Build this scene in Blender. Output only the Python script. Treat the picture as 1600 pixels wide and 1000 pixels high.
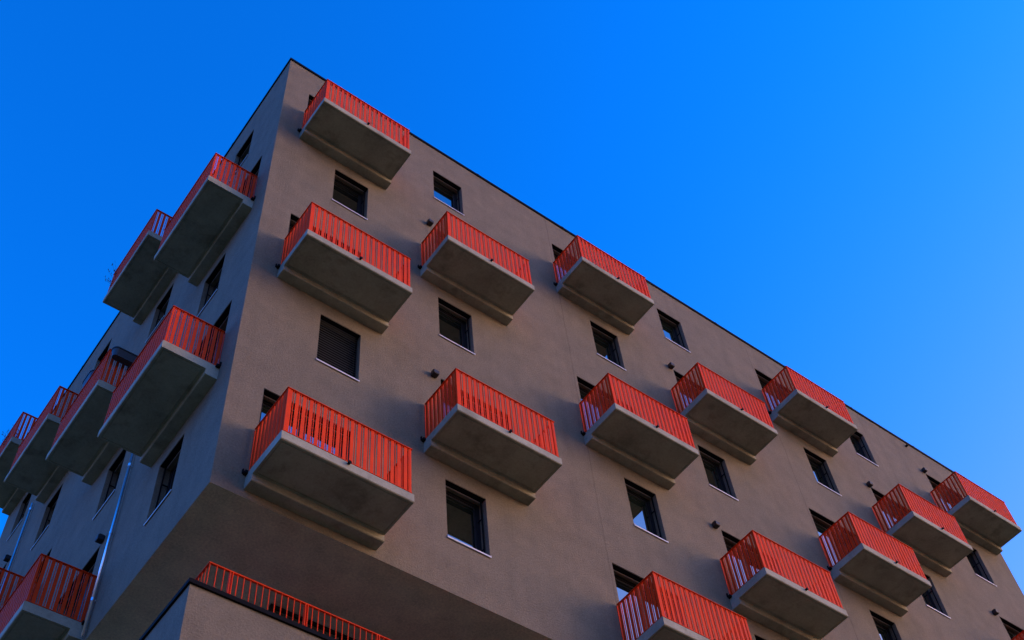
import bpy, bmesh, math, random
from mathutils import Vector, Matrix
random.seed(7)
for o in list(bpy.data.objects): bpy.data.objects.remove(o, do_unlink=True)
sc = bpy.context.scene
COL = sc.collection
U = 1.65                       # metres per plan unit
ZT = 31.416                    # roof edge above the ground
def X(v): return v*U
def Zm(v): return ZT + v*U     # v is measured down from the roof edge (negative)

# ------------------------------------------------------------------ camera
cam_d = bpy.data.cameras.new('camera'); cam = bpy.data.objects.new('camera', cam_d); COL.objects.link(cam)
R = ((0.79959931,-0.59634685,-0.07079107),(0.46086239,0.6849292,-0.56433841),(0.38502831,0.41861966,0.82250276))
M = Matrix(((R[0][0],-R[1][0],-R[2][0]),(R[0][1],-R[1][1],-R[2][1]),(R[0][2],-R[1][2],-R[2][2]))).to_4x4()
M.translation = Vector((-2.7689836*U, -7.21910*U, ZT-18.0703821*U))
cam.matrix_world = M
cam_d.sensor_width = 36; cam_d.lens = 1940.788/1600*36
cam_d.clip_start = 0.1; cam_d.clip_end = 3000
sc.camera = cam

# ------------------------------------------------------------------ sky, sun, exposure
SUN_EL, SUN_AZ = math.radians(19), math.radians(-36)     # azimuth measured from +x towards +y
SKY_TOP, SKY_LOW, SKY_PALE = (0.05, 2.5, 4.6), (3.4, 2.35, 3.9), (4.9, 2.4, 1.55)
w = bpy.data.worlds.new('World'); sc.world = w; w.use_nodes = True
nt = w.node_tree; nt.nodes.clear()
out = nt.nodes.new('ShaderNodeOutputWorld'); bg = nt.nodes.new('ShaderNodeBackground')
sky = nt.nodes.new('ShaderNodeTexSky'); sky.sky_type = 'NISHITA'; sky.sun_disc = False
sky.sun_elevation = SUN_EL; sky.sun_rotation = math.pi/2 - SUN_AZ
sky.air_density = 1.0; sky.dust_density = 0.6; sky.ozone_density = 3.0; sky.altitude = 300
gm = nt.nodes.new('ShaderNodeGamma'); gm.inputs[1].default_value = 1.45
def wnode(t, op=None, ins=(), **k):
    n = nt.nodes.new(t)
    if op: n.operation = op
    for i, v in enumerate(ins):
        if v is None: continue
        if isinstance(v, (int, float, tuple)): n.inputs[i].default_value = v
        else: nt.links.new(v, n.inputs[i])
    return n.outputs
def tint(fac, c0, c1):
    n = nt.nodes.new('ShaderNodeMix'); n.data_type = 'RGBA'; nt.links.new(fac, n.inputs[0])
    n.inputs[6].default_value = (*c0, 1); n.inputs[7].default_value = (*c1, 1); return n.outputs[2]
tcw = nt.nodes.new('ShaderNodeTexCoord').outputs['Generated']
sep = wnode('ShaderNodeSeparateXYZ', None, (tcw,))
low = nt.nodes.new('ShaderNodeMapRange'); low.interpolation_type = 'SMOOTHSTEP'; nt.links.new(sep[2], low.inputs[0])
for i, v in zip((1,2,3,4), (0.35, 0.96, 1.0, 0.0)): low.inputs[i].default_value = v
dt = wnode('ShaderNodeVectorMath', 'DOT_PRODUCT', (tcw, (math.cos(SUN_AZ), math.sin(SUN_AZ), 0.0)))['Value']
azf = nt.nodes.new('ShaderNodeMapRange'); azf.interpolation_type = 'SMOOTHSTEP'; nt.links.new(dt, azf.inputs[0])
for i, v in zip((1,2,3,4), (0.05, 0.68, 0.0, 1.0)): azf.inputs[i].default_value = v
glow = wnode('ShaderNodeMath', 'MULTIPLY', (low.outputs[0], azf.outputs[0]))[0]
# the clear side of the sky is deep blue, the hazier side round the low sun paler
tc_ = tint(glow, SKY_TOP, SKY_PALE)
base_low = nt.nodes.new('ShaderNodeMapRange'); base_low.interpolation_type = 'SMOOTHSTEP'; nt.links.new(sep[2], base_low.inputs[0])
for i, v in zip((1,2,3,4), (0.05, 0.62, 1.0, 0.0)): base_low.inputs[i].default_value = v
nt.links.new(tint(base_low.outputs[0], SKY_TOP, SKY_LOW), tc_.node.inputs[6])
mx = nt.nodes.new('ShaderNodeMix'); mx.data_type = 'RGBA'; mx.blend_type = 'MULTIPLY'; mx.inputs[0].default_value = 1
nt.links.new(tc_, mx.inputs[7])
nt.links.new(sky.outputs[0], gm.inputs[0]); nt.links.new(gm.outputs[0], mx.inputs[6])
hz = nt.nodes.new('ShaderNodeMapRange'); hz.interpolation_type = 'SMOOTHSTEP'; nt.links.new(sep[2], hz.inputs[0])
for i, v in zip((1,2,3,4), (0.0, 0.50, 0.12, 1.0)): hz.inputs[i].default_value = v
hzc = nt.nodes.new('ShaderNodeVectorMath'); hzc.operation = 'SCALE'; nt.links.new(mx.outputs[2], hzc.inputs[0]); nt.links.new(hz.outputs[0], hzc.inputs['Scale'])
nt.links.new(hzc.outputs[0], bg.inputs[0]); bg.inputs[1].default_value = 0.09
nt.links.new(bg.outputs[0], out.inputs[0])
sd = bpy.data.lights.new('sun', 'SUN'); sun = bpy.data.objects.new('sun', sd); COL.objects.link(sun)
sd.energy = 0.52; sd.angle = math.radians(30); sd.color = (1.0, 0.86, 0.54)
sdir = Vector((math.cos(SUN_EL)*math.cos(SUN_AZ), math.cos(SUN_EL)*math.sin(SUN_AZ), math.sin(SUN_EL)))
sun.rotation_euler = sdir.to_track_quat('Z', 'Y').to_euler(); sun.location = (30, -30, 60)
sc.view_settings.view_transform = 'Standard'; sc.view_settings.look = 'None'
sc.view_settings.gamma = 1.0; sc.view_settings.exposure = 0.0
sc.render.engine = 'CYCLES'

# ------------------------------------------------------------------ materials
def base(name, col, rough=0.7, metal=0.0, ior=None):
    m = bpy.data.materials.new(name); m.use_nodes = True
    b = m.node_tree.nodes['Principled BSDF']
    b.inputs['Base Color'].default_value = (*col, 1); b.inputs['Roughness'].default_value = rough
    b.inputs['Metallic'].default_value = metal
    if ior: b.inputs['IOR'].default_value = ior
    return m, m.node_tree, b
def N(nt, t, **k):
    n = nt.nodes.new(t)
    for a, v in k.items(): setattr(n, a, v)
    return n
def noise(nt, vec, scale, detail=4, rough=0.55):
    n = N(nt, 'ShaderNodeTexNoise'); n.inputs['Scale'].default_value = scale
    n.inputs['Detail'].default_value = detail; n.inputs['Roughness'].default_value = rough
    nt.links.new(vec, n.inputs['Vector']); return n.outputs['Fac']
def remap(nt, v, a, b, c, d):
    n = N(nt, 'ShaderNodeMapRange'); nt.links.new(v, n.inputs[0])
    for i, x in zip((1,2,3,4), (a,b,c,d)): n.inputs[i].default_value = x
    return n.outputs[0]
def mathn(nt, op, a, b):
    n = N(nt, 'ShaderNodeMath', operation=op)
    for i, x in enumerate((a, b)):
        if isinstance(x, (int, float)): n.inputs[i].default_value = x
        else: nt.links.new(x, n.inputs[i])
    return n.outputs[0]
def mixc(nt, f, a, b):
    n = N(nt, 'ShaderNodeMix', data_type='RGBA')
    if isinstance(f, (int, float)): n.inputs[0].default_value = f
    else: nt.links.new(f, n.inputs[0])
    for i, x in ((6, a), (7, b)):
        if isinstance(x, tuple): n.inputs[i].default_value = (*x, 1)
        else: nt.links.new(x, n.inputs[i])
    return n.outputs[2]
def scaled(nt, vec, s):
    n = N(nt, 'ShaderNodeVectorMath', operation='MULTIPLY'); nt.links.new(vec, n.inputs[0]); n.inputs[1].default_value = s
    return n.outputs[0]
def bump(nt, b, h, strength, dist):
    n = N(nt, 'ShaderNodeBump'); n.inputs['Strength'].default_value = strength; n.inputs['Distance'].default_value = dist
    nt.links.new(h, n.inputs['Height']); nt.links.new(n.outputs[0], b.inputs['Normal'])

def stucco(name, col, joints=()):
    m, nt, b = base(name, col, 0.92)
    tc = N(nt, 'ShaderNodeTexCoord').outputs['Object']
    big = noise(nt, tc, 0.35, 5, 0.6); mid = noise(nt, tc, 2.2, 5, 0.6); fine = noise(nt, tc, 26, 4, 0.75)
    streak = noise(nt, scaled(nt, tc, (2.6, 2.6, 0.10)), 1.0, 4, 0.6)
    v = mathn(nt, 'ADD', remap(nt, big, 0.3, 0.7, 0.94, 1.06), remap(nt, mid, 0.3, 0.7, -0.13, 0.13))
    v = mathn(nt, 'ADD', v, remap(nt, fine, 0.3, 0.7, -0.24, 0.24))
    v = mathn(nt, 'ADD', v, remap(nt, streak, 0.50, 0.8, 0.0, -0.16))
    sepn = N(nt, 'ShaderNodeSeparateXYZ'); nt.links.new(tc, sepn.inputs[0])
    wob = remap(nt, noise(nt, tc, 1.2, 3), 0.3, 0.7, -0.02, 0.02)
    for cxx in joints:        # hairline joints in the render
        dd = mathn(nt, 'ABSOLUTE', mathn(nt, 'ADD', mathn(nt, 'SUBTRACT', sepn.outputs[0], cxx), wob), 0)
        v = mathn(nt, 'ADD', v, remap(nt, dd, 0.010, 0.028, -0.22, 0.0))
    h = N(nt, 'ShaderNodeHueSaturation'); h.inputs['Color'].default_value = (*col, 1)
    nt.links.new(v, h.inputs['Value'])
    # pale repair spots scattered on the render
    sp = noise(nt, tc, 1.5, 2, 0.4); c = mixc(nt, remap(nt, sp, 0.74, 0.80, 0, 0.30), h.outputs[0], tuple(min(1, x*1.5) for x in col))
    nt.links.new(c, b.inputs['Base Color'])
    gr = noise(nt, tc, 60, 3, 0.8)
    bump(nt, b, mathn(nt, 'ADD', gr, mathn(nt, 'MULTIPLY', fine, 1.5)), 0.6, 0.02)
    return m
def concrete(name, col):
    m, nt, b = base(name, col, 0.8)
    tc0 = N(nt, 'ShaderNodeTexCoord').outputs['Object']; oi = N(nt, 'ShaderNodeObjectInfo')
    ad = N(nt, 'ShaderNodeVectorMath', operation='ADD'); nt.links.new(tc0, ad.inputs[0])
    sc_ = N(nt, 'ShaderNodeVectorMath', operation='SCALE'); cx = N(nt, 'ShaderNodeCombineXYZ')
    for i in range(3): nt.links.new(oi.outputs['Random'], cx.inputs[i])
    nt.links.new(cx.outputs[0], sc_.inputs[0]); sc_.inputs['Scale'].default_value = 57.0
    nt.links.new(sc_.outputs[0], ad.inputs[1]); tc = ad.outputs[0]
    big = noise(nt, tc, 1.3, 6, 0.62); fine = noise(nt, tc, 22, 4, 0.7)
    v = mathn(nt, 'ADD', remap(nt, big, 0.3, 0.7, 0.72, 1.16), remap(nt, fine, 0.3, 0.7, -0.12, 0.12))
    h = N(nt, 'ShaderNodeHueSaturation'); h.inputs['Color'].default_value = (*col, 1); nt.links.new(v, h.inputs['Value'])
    dk = noise(nt, tc, 2.0, 5, 0.65)
    c = mixc(nt, remap(nt, dk, 0.54, 0.68, 0, 0.65), h.outputs[0], (col[0]*0.45, col[1]*0.45, col[2]*0.42))
    ru = noise(nt, tc, 3.3, 3, 0.5)
    c = mixc(nt, remap(nt, ru, 0.77, 0.80, 0, 0.8), c, (0.42, 0.17, 0.03))
    vo = N(nt, 'ShaderNodeTexVoronoi'); vo.inputs['Scale'].default_value = 16; nt.links.new(tc, vo.inputs['Vector'])
    c = mixc(nt, remap(nt, vo.outputs['Distance'], 0.06, 0.12, 0.7, 0), c, (0.05, 0.045, 0.04))
    nt.links.new(c, b.inputs['Base Color']); bump(nt, b, fine, 0.3, 0.006)
    return m
def painted(name, col, rough=0.45, var=0.1, spec=0.5):
    m, nt, b = base(name, col, rough)
    tc = N(nt, 'ShaderNodeTexCoord').outputs['Object']; f = noise(nt, tc, 3.0, 4, 0.6)
    h = N(nt, 'ShaderNodeHueSaturation'); h.inputs['Color'].default_value = (*col, 1)
    nt.links.new(remap(nt, f, 0.3, 0.7, 1-var, 1+var), h.inputs['Value']); nt.links.new(h.outputs[0], b.inputs['Base Color'])
    nt.links.new(remap(nt, f, 0.3, 0.7, rough-0.08, rough+0.1), b.inputs['Roughness'])
    b.inputs['Specular IOR Level'].default_value = spec
    return m
MT = {}
MT['stucco'] = stucco('brown_render', (0.196, 0.168, 0.112), (4.90*1.65, 9.46*1.65))
MT['soffit'] = stucco('soffit_render', (0.64, 0.56, 0.36))
MT['concrete'] = concrete('cast_concrete', (0.35, 0.345, 0.245))
MT['red'] = painted('red_paint', (0.76, 0.060, 0.012), 0.55, 0.1, 0.05)
MT['black'] = painted('black_metal', (0.006, 0.006, 0.007), 0.6, 0.1, 0.05)
MT['frame'] = painted('dark_frame', (0.014, 0.014, 0.016), 0.5, 0.1, 0.25)
MT['alu'] = base('aluminium', (0.66, 0.63, 0.60), 0.45, 0.1)[0]
MT['rail_grey'] = base('grey_rail', (0.32, 0.29, 0.28), 0.5, 0.2)[0]
MT['zinc'] = base('zinc', (0.85, 0.86, 0.88), 0.30, 1.0)[0]
MT['planter'] = painted('planter_plastic', (0.03, 0.04, 0.05), 0.5)
MT['leaf'] = painted('leaf', (0.05, 0.075, 0.03), 0.6, 0.3)
MT['stem'] = painted('stem', (0.06, 0.045, 0.03), 0.8)
MT['blind'] = painted('blind_slat', (0.22, 0.23, 0.24), 0.5, 0.1, 0.3)
MT['lamp'] = painted('lamp_black', (0.010, 0.010, 0.011), 0.5)
MT['roof'] = painted('roof_gravel', (0.22, 0.21, 0.20), 0.9, 0.2)
def glass():
    m, nt, b = base('window_glass', (0.006, 0.009, 0.008), 0.015, 0, 3.1)
    tc = N(nt, 'ShaderNodeTexCoord').outputs['Object']; oi = N(nt, 'ShaderNodeObjectInfo')
    f = noise(nt, tc, 0.8, 1, 0.4); bump(nt, b, f, 0.06, 0.02)
    c = mixc(nt, oi.outputs['Random'], (0.004, 0.005, 0.006), (0.010, 0.016, 0.011)); nt.links.new(c, b.inputs['Base Color'])
    return m
MT['glass'] = glass()
def paving():
    m, nt, b = base('paving', (0.26, 0.24, 0.22), 0.9)
    tc = N(nt, 'ShaderNodeTexCoord').outputs['Object']
    br = N(nt, 'ShaderNodeTexBrick'); br.inputs['Scale'].default_value = 1.0; nt.links.new(tc, br.inputs['Vector'])
    br.inputs['Color1'].default_value = (0.115, 0.102, 0.026, 1); br.inputs['Color2'].default_value = (0.10, 0.088, 0.024, 1)
    br.inputs['Mortar'].default_value = (0.06, 0.05, 0.04, 1); br.inputs['Mortar Size'].default_value = 0.012
    nt.links.new(br.outputs['Color'], b.inputs['Base Color']); return m
MT['paving'] = paving()

# ------------------------------------------------------------------ mesh helpers
def box(bm, a, b):
    (x0,y0,z0), (x1,y1,z1) = a, b
    x0,x1 = min(x0,x1),max(x0,x1); y0,y1 = min(y0,y1),max(y0,y1); z0,z1 = min(z0,z1),max(z0,z1)
    v = [bm.verts.new(p) for p in ((x0,y0,z0),(x1,y0,z0),(x1,y1,z0),(x0,y1,z0),(x0,y0,z1),(x1,y0,z1),(x1,y1,z1),(x0,y1,z1))]
    for f in ((0,3,2,1),(4,5,6,7),(0,1,5,4),(1,2,6,5),(2,3,7,6),(3,0,4,7)): bm.faces.new([v[i] for i in f])
def prism(bm, prof, a0, a1, fn):
    """closed profile [(p,q)] extruded from a0 to a1; fn(a,p,q)->xyz"""
    A = [bm.verts.new(fn(a0,p,q)) for p,q in prof]; B = [bm.verts.new(fn(a1,p,q)) for p,q in prof]
    n = len(prof)
    for i in range(n): bm.faces.new((A[i],A[(i+1)%n],B[(i+1)%n],B[i]))
    bm.faces.new(A); bm.faces.new(B[::-1])
def tube(bm, pts, r, seg=10, r1=None):
    rings = []
    for i, p in enumerate(pts):
        p = Vector(p); d = (Vector(pts[min(i+1,len(pts)-1)])-Vector(pts[max(i-1,0)])).normalized()
        u = d.orthogonal().normalized(); v = d.cross(u)
        rr = r if r1 is None else r+(r1-r)*i/(len(pts)-1)
        rings.append([bm.verts.new(p+(u*math.cos(2*math.pi*k/seg)+v*math.sin(2*math.pi*k/seg))*rr) for k in range(seg)])
    for a, b in zip(rings, rings[1:]):
        for k in range(seg): bm.faces.new((a[k],a[(k+1)%seg],b[(k+1)%seg],b[k]))
    bm.faces.new(rings[0][::-1]); bm.faces.new(rings[-1])
def obj(name, bm, mat, parent=None, bev=0, smooth=False):
    bmesh.ops.recalc_face_normals(bm, faces=bm.faces[:])
    me = bpy.data.meshes.new(name); bm.to_mesh(me); bm.free(); me.materials.append(MT[mat])
    if smooth:
        for p in me.polygons: p.use_smooth = True
    o = bpy.data.objects.new(name, me); COL.objects.link(o)
    if parent: o.parent = parent
    if bev:
        md = o.modifiers.new('bevel', 'BEVEL'); md.width = bev; md.segments = 2; md.limit_method = 'ANGLE'; md.angle_limit = math.radians(40)
    return o
def tag(o, label, cat, group=None):
    o['label'] = label; o['category'] = cat
    if group: o['group'] = group
def copy_tree(o, parent, loc):
    c = o.copy(); COL.objects.link(c); c.parent = parent; c.location = loc
    for ch in o.children:
        d = ch.copy(); COL.objects.link(d); d.parent = c
    return c

# the two facades: local (a along the wall, outward distance o, height z) -> xyz
FR = lambda a, o, z: (a, -o, z)      # facade seen on the right, faces -y
FL = lambda a, o, z: (-o, a, z)      # facade seen on the left, faces -x
def fbox(bm, F, a0, a1, o0, o1, z0, z1): box(bm, F(a0,o0,z0), F(a1,o1,z1))
def at(F, a, v): return F(X(a), 0, Zm(v))

# ------------------------------------------------------------------ ground
bm = bmesh.new(); s = 1200
bm.faces.new([bm.verts.new(p) for p in ((-s,-s,0),(s,-s,0),(s,s,0),(-s,s,0))])
g = obj('ground', bm, 'paving'); g['kind'] = 'structure'

# ------------------------------------------------------------------ the building
LX, LY, HB = 15.39, 8.71, -9.60
PIT = 1.792                                  # storey height
TOP = [-0.79 - 1.791*k for k in range(5)]    # head of openings per storey
ZB  = [-2.33 - PIT*k for k in range(5)]      # underside of the slab per storey
WW, WH, DW = 0.54, 0.885, 1.06
WIN_R = [(0.93,(1,3)),(2.61,(0,2,4)),(5.47,(1,3)),(7.21,(0,2,4)),(10.05,(1,3)),(11.74,(0,2,4)),(13.93,(1,3))]
DOR_R = [(0.38,(0,2,4)),(2.60,(1,3)),(4.95,(0,2,4)),(7.17,(1,3)),(9.50,(0,2,4)),(11.68,(1,3)),(14.00,(0,2,4))]
BAL_R = [(0.33,(0,2,4)),(2.335,(1,3)),(4.87,(0,2,4)),(6.93,(1,3)),(9.43,(0,2,4)),(11.38,(1,3)),(13.76,(0,2,4))]
WIN_L = [(0.95,(0,2,4)),(2.88,(1,3)),(5.58,(0,2,4)),(7.46,(1,3))]
DOR_L = [(0.385,(1,3)),(2.85,(0,2,4)),(4.99,(1,3)),(7.45,(0,2,4))]
BAL_L = [(0.345,(1,3)),(2.575,(0,2,4)),(4.92,(1,3)),(7.21,(0,2,4))]
bld = bpy.data.objects.new('apartment_building', None); COL.objects.link(bld)
tag(bld, 'brown rendered apartment block with rows of red railed concrete balconies above a recessed terrace storey', 'apartment building')

def facade(bm, F, length, wins, dors):
    ops = []
    for a, ks in wins:
        for k in ks: ops.append((a, a+WW, TOP[k]-WH, TOP[k]))
    for a, ks in dors:
        for k in ks: ops.append((a, a+DW, ZB[k]+0.20, TOP[k]))
    xs = sorted({0, length} | {round(v,4) for o in ops for v in o[:2]}); zs = sorted({HB, 0} | {round(v,4) for o in ops for v in o[2:]})
    vv = {}
    def V(a, z, o=0):
        key = (round(a,4), round(z,4), o)
        if key not in vv: vv[key] = bm.verts.new(F(X(a), o, Zm(z)))
        return vv[key]
    for x0, x1 in zip(xs, xs[1:]):
        for z0, z1 in zip(zs, zs[1:]):
            cx, cz = (x0+x1)/2, (z0+z1)/2
            if any(o[0]<cx<o[1] and o[2]<cz<o[3] for o in ops): continue
            bm.faces.new((V(x0,z0),V(x1,z0),V(x1,z1),V(x0,z1)))
    D = -0.36
    for a0,a1,z0,z1 in ops:
        c = [(a0,z0),(a1,z0),(a1,z1),(a0,z1)]
        for (p,q),(r_,s_) in zip(c, c[1:]+c[:1]):
            bm.faces.new([bm.verts.new(F(X(i), d, Zm(j))) for i,j,d in ((p,q,0),(r_,s_,0),(r_,s_,D),(p,q,D))])
        bm.faces.new([bm.verts.new(F(X(i), D, Zm(j))) for i,j in c])
    return ops
def wallobj(name, bm, mat='stucco'):
    me = bpy.data.meshes.new(name); bm.to_mesh(me); bm.free(); me.materials.append(MT[mat])
    o = bpy.data.objects.new(name, me); COL.objects.link(o); o.parent = bld; return o
bm = bmesh.new()
facade(bm, FR, LX, WIN_R, DOR_R)
facade(bm, FL, LY, WIN_L, DOR_L)
lx, ly, zb, zt = X(LX), X(LY), Zm(HB), ZT
bm.faces.new([bm.verts.new(p) for p in ((lx,0,zb),(lx,ly,zb),(lx,ly,zt),(lx,0,zt))])
bm.faces.new([bm.verts.new(p) for p in ((0,ly,zb),(lx,ly,zb),(lx,ly,zt),(0,ly,zt))])
wallobj('wall', bm)
bm = bmesh.new(); box(bm, (0.003,0.003,zb+0.003), (lx-0.003,ly-0.003,zb+0.05)); obj('soffit', bm, 'soffit', bld)
bm = bmesh.new(); box(bm, (0.02,0.02,zt-0.45), (lx-0.02,ly-0.02,zt-0.30)); obj('roof', bm, 'roof', bld)
# folded metal edge on the parapet
bm = bmesh.new()
def ring(bm, x0,y0,x1,y1,z0,z1,t):
    fx = ((x0,y0,x1,y0+t),(x0,y1-t,x1,y1),(x0,y0+t,x0+t,y1-t),(x1-t,y0+t,x1,y1-t))
    for a,b,c,d in fx: box(bm, (a,b,z0),(c,d,z1))
ring(bm, -0.03,-0.03,lx+0.03,ly+0.03, zt-0.05, zt+0.04, 0.36)
pe = obj('parapet_edge', bm, 'black', bld, 0.004)
for i in range(1, 9):
    bm = bmesh.new(); box(bm, (i*2.9-0.04,-0.034,zt-0.054), (i*2.9+0.04,0.30,zt+0.044)); obj('seam_cover', bm, 'black', pe)
for i in range(1, 5):
    bm = bmesh.new(); box(bm, (-0.034,i*2.9-0.04,zt-0.054), (0.30,i*2.9+0.04,zt+0.044)); obj('seam_cover', bm, 'black', pe)

# ---------------- openings
def guides(F, a0, a1, z0, z1, root):
    for a in (a0+0.028, a1-0.052):
        bm = bmesh.new()
        fbox(bm, F, a, a+0.024, -0.086, -0.106, z0+0.01, z1-0.013)
        for f in (0.16, 0.68):
            z = z0+(z1-z0)*f; fbox(bm, F, a+0.004, a+0.020, -0.1065, -0.211, z, z+0.02)
        obj('guide_rail', bm, 'black', root)
def make_window(F, lowered=False):
    """origin: lower corner of the opening on the wall plane, metric"""
    w_, h = X(WW), X(WH)
    bm = bmesh.new(); d0, d1 = -0.212, -0.34
    t = 0.075
    fbox(bm,F,0.0,t,d0,d1,0.0,h); fbox(bm,F,w_-t,w_,d0,d1,0.0,h)
    fbox(bm,F,t,w_-t,d0,d1,0.0,t); fbox(bm,F,t,w_-t,d0,d1,h-t,h)
    t2 = 0.045; e0, e1 = d0-0.018, d1   # sash
    fbox(bm,F,t,t+t2,e0,e1,t,h-t); fbox(bm,F,w_-t-t2,w_-t,e0,e1,t,h-t)
    fbox(bm,F,t+t2,w_-t-t2,e0,e1,t,t+t2); fbox(bm,F,t+t2,w_-t-t2,e0,e1,h-t-t2,h-t)
    root = obj('window', bm, 'frame', bld)
    q = t+t2
    bm = bmesh.new(); fbox(bm,F,q,w_-q,-0.235,-0.255,q,h-q); obj('pane', bm, 'glass', root)
    bm = bmesh.new()
    prism(bm, [(-0.23,0.022),(0.024,0.004),(0.024,-0.030),(0.020,-0.030),(0.020,-0.004),(-0.23,0.012)], -0.012, w_+0.012, lambda a,o,z: F(a,o,z))
    for a in (-0.012, w_): fbox(bm,F,a,a+0.012,0.024,0.0,0.006,0.02)
    obj('sill', bm, 'alu', root)
    bm = bmesh.new(); fbox(bm,F,0.004,w_-0.004,-0.014,-0.115,h-0.010,h-0.002); obj('dark_slot_plate', bm, 'black', root)  # thin black sheet stands in for the dark depth of the blind slot
    guides(F, 0, w_, 0.02, h, root)
    bm = bmesh.new()
    if lowered:
        n = 20; zz = h-0.02
        for i in range(n):
            z = 0.05+(zz-0.05)*i/(n-1)
            prism(bm, [(-0.078,z-0.022),(-0.080,z-0.018),(-0.100,z+0.006),(-0.116,z+0.012),(-0.116,z+0.009),(-0.100,z+0.002)], 0.03, w_-0.03, lambda a,o,z_: F(a,o,z_))
        obj('blind', bm, 'blind', root)
    else:
        fbox(bm,F,0.03,w_-0.03,-0.116,-0.126,h-0.036,h-0.012); obj('blind', bm, 'alu' if False else 'rail_grey', root)
    return root
def make_door(F):
    w_, h = X(DW), X(TOP[0]-(ZB[0]+0.20))
    bm = bmesh.new(); d0, d1 = -0.212, -0.34; t = 0.07
    fbox(bm,F,0,t,d0,d1,0,h); fbox(bm,F,w_-t,w_,d0,d1,0,h)
    fbox(bm,F,t,w_-t,d0,d1,0,t); fbox(bm,F,t,w_-t,d0,d1,h-t,h); fbox(bm,F,w_/2-0.03,w_/2+0.03,d0,d1,t,h-t)
    root = obj('balcony_door', bm, 'frame', bld)
    for a0, a1 in ((t, w_/2-0.03), (w_/2+0.03, w_-t)):
        e0, t2 = d0-0.018, 0.05
        bm = bmesh.new()
        fbox(bm,F,a0,a0+t2,e0,d1,t,h-t); fbox(bm,F,a1-t2,a1,e0,d1,t,h-t)
        fbox(bm,F,a0+t2,a1-t2,e0,d1,t,t+t2); fbox(bm,F,a0+t2,a1-t2,e0,d1,h-t-t2,h-t)
        obj('door_leaf', bm, 'frame', root)
        bm = bmesh.new(); fbox(bm,F,a0+t2,a1-t2,-0.235,-0.255,t+t2,h-t-t2); obj('pane', bm, 'glass', root)
    bm = bmesh.new(); fbox(bm,F,0.004,w_-0.004,-0.014,-0.115,h-0.010,h-0.002); obj('dark_slot_plate', bm, 'black', root)  # black sheet in place of the deep dark slot over the door
    guides(F, 0, w_, 0.02, h, root)
    bm = bmesh.new(); fbox(bm,F,0.03,w_-0.03,-0.116,-0.126,h-0.036,h-0.012); obj('blind', bm, 'rail_grey', root)
    return root

def place_all(maker, cols, zfun, F, first_extra=None):
    proto = None; res = {}
    for ci, (a, ks) in enumerate(cols):
        for k in ks:
            loc = at(F, a, zfun(k))
            if proto is None: proto = maker(F); proto.location = loc; o = proto
            else: o = copy_tree(proto, bld, loc)
            res[(ci, k)] = o
    return res
for F, wins, dors in ((FR, WIN_R, DOR_R), (FL, WIN_L, DOR_L)):
    skip = (0, 3) if F is FR else None
    cols = [(a, tuple(k for k in ks if (ci, k) != skip)) for ci, (a, ks) in enumerate(wins)]
    place_all(make_window, cols, lambda k: TOP[k]-WH, F)
    place_all(make_door, dors, lambda k: ZB[k]+0.20, F)
sh = make_window(FR, True); sh.location = at(FR, 0.93, TOP[3]-WH); sh['label'] = 'window with its dark slatted blind fully lowered'

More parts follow.
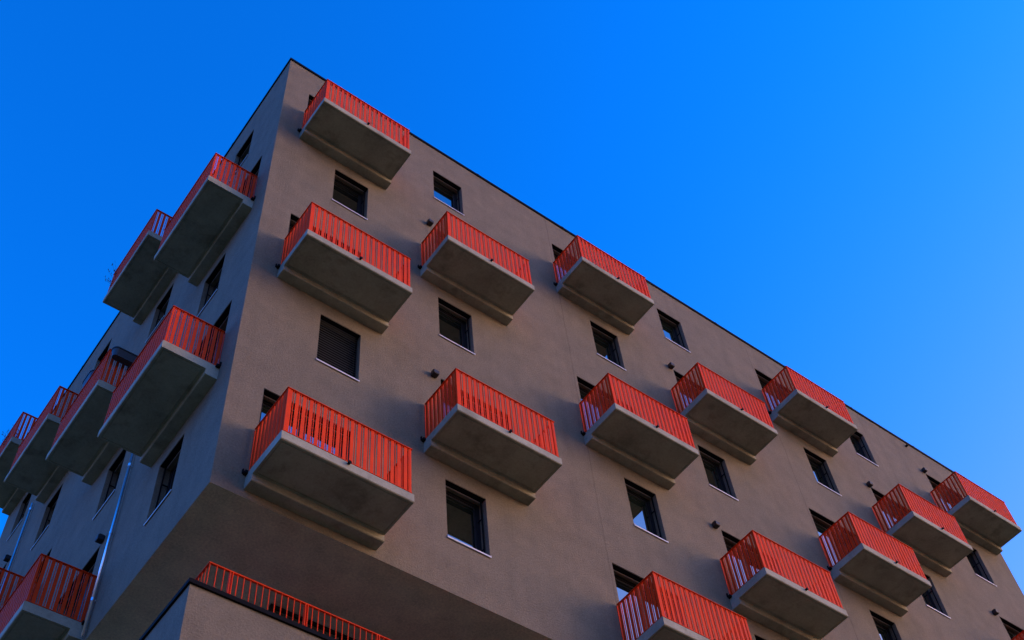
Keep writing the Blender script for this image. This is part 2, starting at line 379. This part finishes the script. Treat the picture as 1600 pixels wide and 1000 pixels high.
# ---------------- balconies
BW, BD, RT, ST, OB = X(1.43), X(0.642), X(0.855), X(0.20), X(0.085)
def make_balcony(F):
    """origin: lower corner of the slab's thick band on the wall plane"""
    bd = X(0.138)
    bm = bmesh.new(); c = 0.014
    prof = [(-0.02,0),(bd-c,0),(bd,c),(bd,OB),(BD-c,OB),(BD,OB+c),(BD,ST-c),(BD-c,ST),(-0.02,ST)]
    prism(bm, prof, 0, BW, lambda a,o,z: F(a,o,z))
    bm.faces.ensure_lookup_table()
    # drip groove sunk into the outer underside
    fs = [f for f in bm.faces if all(abs(v.co.z-OB)<1e-5 for v in f.verts)]
    bmesh.ops.recalc_face_normals(bm, faces=bm.faces[:])
    bmesh.ops.inset_region(bm, faces=fs, thickness=0.055, depth=0)
    r = bmesh.ops.inset_region(bm, faces=fs, thickness=0.018, depth=0)
    vs = {v for f in r['faces'] for v in f.verts}; 
    ge = [f for f in r['faces']]
    ext = bmesh.ops.extrude_face_region(bm, geom=ge)
    for v in [e for e in ext['geom'] if isinstance(e, bmesh.types.BMVert)]: v.co.z += 0.014
    bmesh.ops.delete(bm, geom=ge, context='FACES')
    root = obj('balcony', bm, 'concrete', bld)
    # railing: broad flat slats in the plane of the rail alternating with thin square bars
    bm = bmesh.new(); ins = 0.035; z0, z1 = ST+0.045, RT-0.012
    def run(length, put):
        n = max(1, round(length/0.1235)); p = length/n
        for i in range(n):
            put(i*p+0.006, i*p+0.005+0.064, 0.0, 0.008)
            m_ = i*p+0.094
            if i < n: put(m_-0.006, m_+0.006, -0.004, 0.014)
    L = BW-2*ins-0.03
    run(L, lambda s0,s1,q0,q1: fbox(bm,F,ins+0.015+s0,ins+0.015+s1,BD-ins-q1,BD-ins-q0,z0,z1))
    D = BD-ins-0.05
    for a_, sg in ((ins, 1), (BW-ins, -1)):
        run(D, lambda s0,s1,q0,q1: fbox(bm,F,a_+sg*q0,a_+sg*q1,0.025+s0,0.025+s1,z0,z1))
    obj('railing', bm, 'red', root)
    bm = bmesh.new(); hw = 0.05
    for zz0, zz1, hw in ((RT-0.012, RT, 0.026), (ST+0.033, ST+0.045, 0.018)):
        o1 = BD-ins-0.006+hw; o0 = BD-ins-0.006-hw
        fbox(bm,F,ins-hw+0.006,BW-ins+hw-0.006,o0,o1,zz0,zz1)
        fbox(bm,F,ins-hw+0.006,ins+hw+0.006,0.02,o0-0.0005,zz0,zz1)
        fbox(bm,F,BW-ins-hw-0.006,BW-ins+hw-0.006,0.02,o0-0.0005,zz0,zz1)
    for a in (ins-0.004, BW-ins-0.036):
        fbox(bm,F,a,a+0.04,BD-ins-0.034,BD-ins+0.006,ST,RT-0.0125)
        fbox(bm,F,a,a+0.04,0.004,0.014,ST,RT-0.0125)
    obj('handrail', bm, 'red', root)
    # drain nozzle through the slab edge and the black fixing at the wall
    if F is FR:
        bm = bmesh.new(); m_ = BW*0.49
        tube(bm, [F(m_,BD-0.03,ST-0.045),F(m_,BD+0.055,ST-0.05)], 0.024, 12)
        tube(bm, [F(m_,BD+0.04,ST-0.05),F(m_,BD+0.055,ST-0.05)], 0.031, 12)
        obj('drain_spout', bm, 'black', root)
    bm = bmesh.new()
    fbox(bm,F,-0.05,-0.002,0.0,0.075,ST-0.04,ST+0.02); fbox(bm,F,-0.075,-0.05,0.0,0.03,ST-0.02,ST+0.07)
    obj('wall_fixing', bm, 'black', root)
    return root
bals = {}
for nm, F, cols in (('R', FR, BAL_R), ('L', FL, BAL_L)):
    bals[nm] = place_all(make_balcony, cols, lambda k: ZB[k], F)
bals['L'][(1,2)]['label'] = 'balcony on the narrow bluish side with two planter boxes on its railing'

# ---------------- wall lamps beside some doors
def lamp(F, a, v):
    bm = bmesh.new(); s = 0.064
    prism(bm, [(0.012,-s),(0.12,-s),(0.132,-s+0.02),(0.132,0.035),(0.10,s),(0.012,s)], -s, s, lambda a_,o,z: F(a_,o,z))
    o = obj('wall_lamp', bm, 'lamp', bld, 0.006); o.location = at(F, a, v)
    bm = bmesh.new(); fbox(bm,F,-0.05,0.05,0.0,0.012,-0.06,0.06); obj('back_plate', bm, 'black', o)
for a, v in ((2.49,-2.59),(2.49,-6.19),(7.09,-2.58),(7.04,-6.18),(11.62,-2.59),(13.94,-0.78),(13.85,-4.39)): lamp(FR, a, v)
for a, v in ((2.79,-7.93),(7.36,-4.40)): lamp(FL, a, v)
bm = bmesh.new(); tube(bm, [FR(0,0.0,0),FR(0,0.09,-0.01)], 0.04, 12); o = obj('vent', bm, 'black', bld); o.location = at(FR, 13.76, -0.16)

# ---------------- downpipes on the narrow side
for a, top_ in ((2.46, -6.75), (6.99, -3.55)):
    bm = bmesh.new(); r = 0.028
    tube(bm, [FL(0,0.055,Zm(top_)),FL(0,0.055,Zm(-9.55))], r, 16)
    o = obj('downpipe', bm, 'zinc', bld, smooth=True); o.location = (0, X(a), 0)
    bm = bmesh.new()
    for v in [q for q in (-3.7, -5.5, -7.05, -8.15, -9.1) if q < top_]:
        tube(bm, [FL(0,0.055,Zm(v)),FL(0,0.055,Zm(v)+0.07)], r+0.006, 16); fbox(bm,FL,-0.01,0.01,0.0,0.03,Zm(v)+0.02,Zm(v)+0.05)
    obj('bracket', bm, 'zinc', o)

# ---------------- recessed terrace storey and podium
PT = -10.78
rx, ry = X(1.25), X(1.09)
bm = bmesh.new(); box(bm, (rx,ry,Zm(-11.3)), (lx-1.5,ly-0.5,zb+0.001)); obj('terrace_core', bm, 'soffit', bld)
bm = bmesh.new()
def curtain(bm, F, off, a0, a1):
    n = round((a1-a0)/1.25); p = (a1-a0)/n
    for i in range(n+1): fbox(bm,F,a0+i*p-0.03,a0+i*p+0.03,-off,-off+0.06,Zm(-11.2),zb-0.03)
bm = bmesh.new()
for i in range(9):
    x0 = rx+0.05+i*1.3; box(bm, (x0,ry-0.045,Zm(-11.2)), (x0+1.24,ry-0.004,zb-0.04))
wf = obj('terrace_glazing', bm, 'glass', bld)
bm = bmesh.new(); 
for i in range(10): x0 = rx-0.01+i*1.3; box(bm, (x0,ry-0.07,Zm(-11.25)), (x0+0.058,ry-0.003,zb-0.055))
box(bm, (rx-0.01,ry-0.072,zb-0.05), (rx+11.8,ry-0.003,zb+0.001)); obj('glazing_frame', bm, 'frame', wf)
bm = bmesh.new(); pz = Zm(PT)
t = 0.30
ring(bm, 0,0,lx,ly, 0, pz-0.06, t)
obj('podium_wall', bm, 'stucco', bld)
bm = bmesh.new(); box(bm, (t+0.001,t+0.001,Zm(-11.45)), (lx-t-0.001,ly-t-0.001,Zm(-11.28))); obj('terrace_floor', bm, 'alu', bld)
bm = bmesh.new(); ring(bm, -0.035,-0.035,lx+0.035,ly+0.035, pz-0.075, pz, t+0.07); obj('podium_edge', bm, 'black', bld, 0.004)
def terrace_rail():
    c, zr = X(0.23), Zm(-10.275); z0 = Zm(-11.28); zl = pz-0.10
    bm = bmesh.new(); n = 8; L0 = 0.21*U
    xs = [c+L0+i*X(0.752) for i in range(13)]
    prev = c
    for xp in xs:
        k = max(1, round((xp-prev)/0.103)); p = (xp-prev)/k
        for i in range(1 if prev != c else 0, k): tube(bm, [(prev+i*p,c,zl),(prev+i*p,c,zr-0.02)], 0.0085, 8)
        prev = xp
    ys = [c+X(0.40)+i*X(0.752) for i in range(8)]
    prev = c
    for yp in ys:
        k = max(1, round((yp-prev)/0.103)); p = (yp-prev)/k
        for i in range(1, k): tube(bm, [(c,prev+i*p,zl),(c,prev+i*p,zr-0.02)], 0.0085, 8)
        prev = yp
    r = obj('terrace_railing', bm, 'red', bld)
    bm = bmesh.new()
    box(bm, (c-0.02,c-0.02,zr-0.02), (xs[-1],c+0.02,zr)); box(bm, (c-0.02,c+0.0205,zr-0.02), (c+0.02,ys[-1],zr))
    box(bm, (c+0.0205,c-0.012,zl-0.012), (xs[-1],c+0.012,zl)); box(bm, (c-0.012,c+0.0205,zl-0.012), (c+0.012,ys[-1],zl))
    obj('handrail', bm, 'red', r, 0.003)
    for p, ax in [(x,0) for x in xs]+[(y,1) for y in ys]:
        bm = bmesh.new()
        for s in (-0.030, 0.010):
            if ax == 0: box(bm, (p+s,c-0.028,z0), (p+s+0.012,c+0.028,zr-0.021))
            else: box(bm, (c-0.028,p+s,z0), (c+0.028,p+s+0.012,zr-0.021))
        obj('railing_post', bm, 'red', r)
terrace_rail()

# ------------------------------------------------------------------ planters and plants on the narrow side's balconies
def planter(name, L, wt, wb, h, loc, rz):
    bm = bmesh.new(); seg = 10
    def outline(half_l, half_w, z):
        pts = []; r = half_w
        for cx, a0 in ((half_l-r, -math.pi/2), (-(half_l-r), math.pi/2)):
            for i in range(seg+1):
                a = a0+math.pi*i/seg; pts.append((cx+r*math.cos(a), r*math.sin(a), z))
        return pts
    levels = [(L/2-0.03, wb/2, 0), (L/2, wt/2, h-0.03), (L/2+0.014, wt/2+0.014, h-0.028), (L/2+0.014, wt/2+0.014, h), (L/2-0.01, wt/2-0.01, h), (L/2-0.012, wt/2-0.012, h-0.05)]
    rings = [[bm.verts.new(p) for p in outline(*l)] for l in levels]
    for a, b in zip(rings, rings[1:]):
        n = len(a)
        for k in range(n): bm.faces.new((a[k],a[(k+1)%n],b[(k+1)%n],b[k]))
    bm.faces.new(rings[0][::-1]); bm.faces.new(rings[-1])
    o = obj(name, bm, 'planter'); o.location = loc; o.rotation_euler = (0,0,rz)
    return o
p1 = planter('planter_box', 0.62, 0.20, 0.15, 0.24, (-X(0.43), X(2.54)-0.08, Zm(-5.30)), 0)
tag(p1, 'larger dark planter box hung outside a balcony end railing, its long side in view', 'planter box', 'planter boxes on the balcony railing')
p2 = planter('planter_box', 0.50, 0.20, 0.15, 0.24, (-X(0.585), X(3.27), Zm(-5.04)), math.pi/2)
tag(p2, 'smaller dark planter box behind the long railing just beyond the larger planter, seen end on', 'planter box', 'planter boxes on the balcony railing')
def twigs(name, label, base_, n, h, lean, seed):
    rnd = random.Random(seed)
    root = bpy.data.objects.new(name, None); COL.objects.link(root); root.location = base_; tag(root, label, 'plant', 'plants on the balconies')
    bm = bmesh.new()
    for s in (0,):
        rs = []
        for z, r in ((0,0.10),(0.22,0.14),(0.24,0.15),(0.26,0.15),(0.26,0.13),(0.20,0.12)):
            rs.append([bm.verts.new((r*math.cos(2*math.pi*k/20), r*math.sin(2*math.pi*k/20), z)) for k in range(20)])
        for a, b in zip(rs, rs[1:]):
            for k in range(20): bm.faces.new((a[k],a[(k+1)%20],b[(k+1)%20],b[k]))
        bm.faces.new(rs[0][::-1]); bm.faces.new(rs[-1])
    obj('pot', bm, 'planter', root)
    bs, bl = bmesh.new(), bmesh.new()
    for i in range(n):
        a = rnd.uniform(0, 6.28); sp = rnd.uniform(0.03, 0.20)
        pts = []; hh = h*rnd.uniform(0.6, 1.1)
        for j in range(6):
            f = j/5; pts.append((0.05*math.cos(a)+(lean[0]+sp*math.cos(a))*f*f, 0.05*math.sin(a)+(lean[1]+sp*math.sin(a))*f*f, 0.2+hh*f-0.15*f*f))
        tube(bs, pts, 0.006, 5, 0.002)
        for j in range(2, 6):
            for q in range(3):
                p = Vector(pts[j])+Vector((rnd.uniform(-.02,.02),rnd.uniform(-.02,.02),rnd.uniform(-.05,.05)))
                d = Vector((rnd.uniform(-1,1),rnd.uniform(-1,1),rnd.uniform(-0.3,1))).normalized(); s_ = d.orthogonal().normalized()*0.011; l = rnd.uniform(0.04,0.09)
                v = [bl.verts.new(x) for x in (p, p+d*l*0.5+s_, p+d*l, p+d*l*0.5-s_)]; bl.faces.new(v)
    obj('stems', bs, 'stem', root); obj('leaves', bl, 'leaf', root)
twigs('balcony_plant', 'wispy bare twigs poking over the far end of the upper left balcony railing', (-X(0.54), X(3.90), Zm(ZB[0]+0.20)), 18, 0.98, (-0.13, 0.03), 3)
twigs('balcony_plant', 'small dark leafy plant over the railing of the balcony at the left edge', (-X(0.52), X(7.72), Zm(ZB[0]+0.20)), 26, 0.95, (-0.12, 0.03), 5)
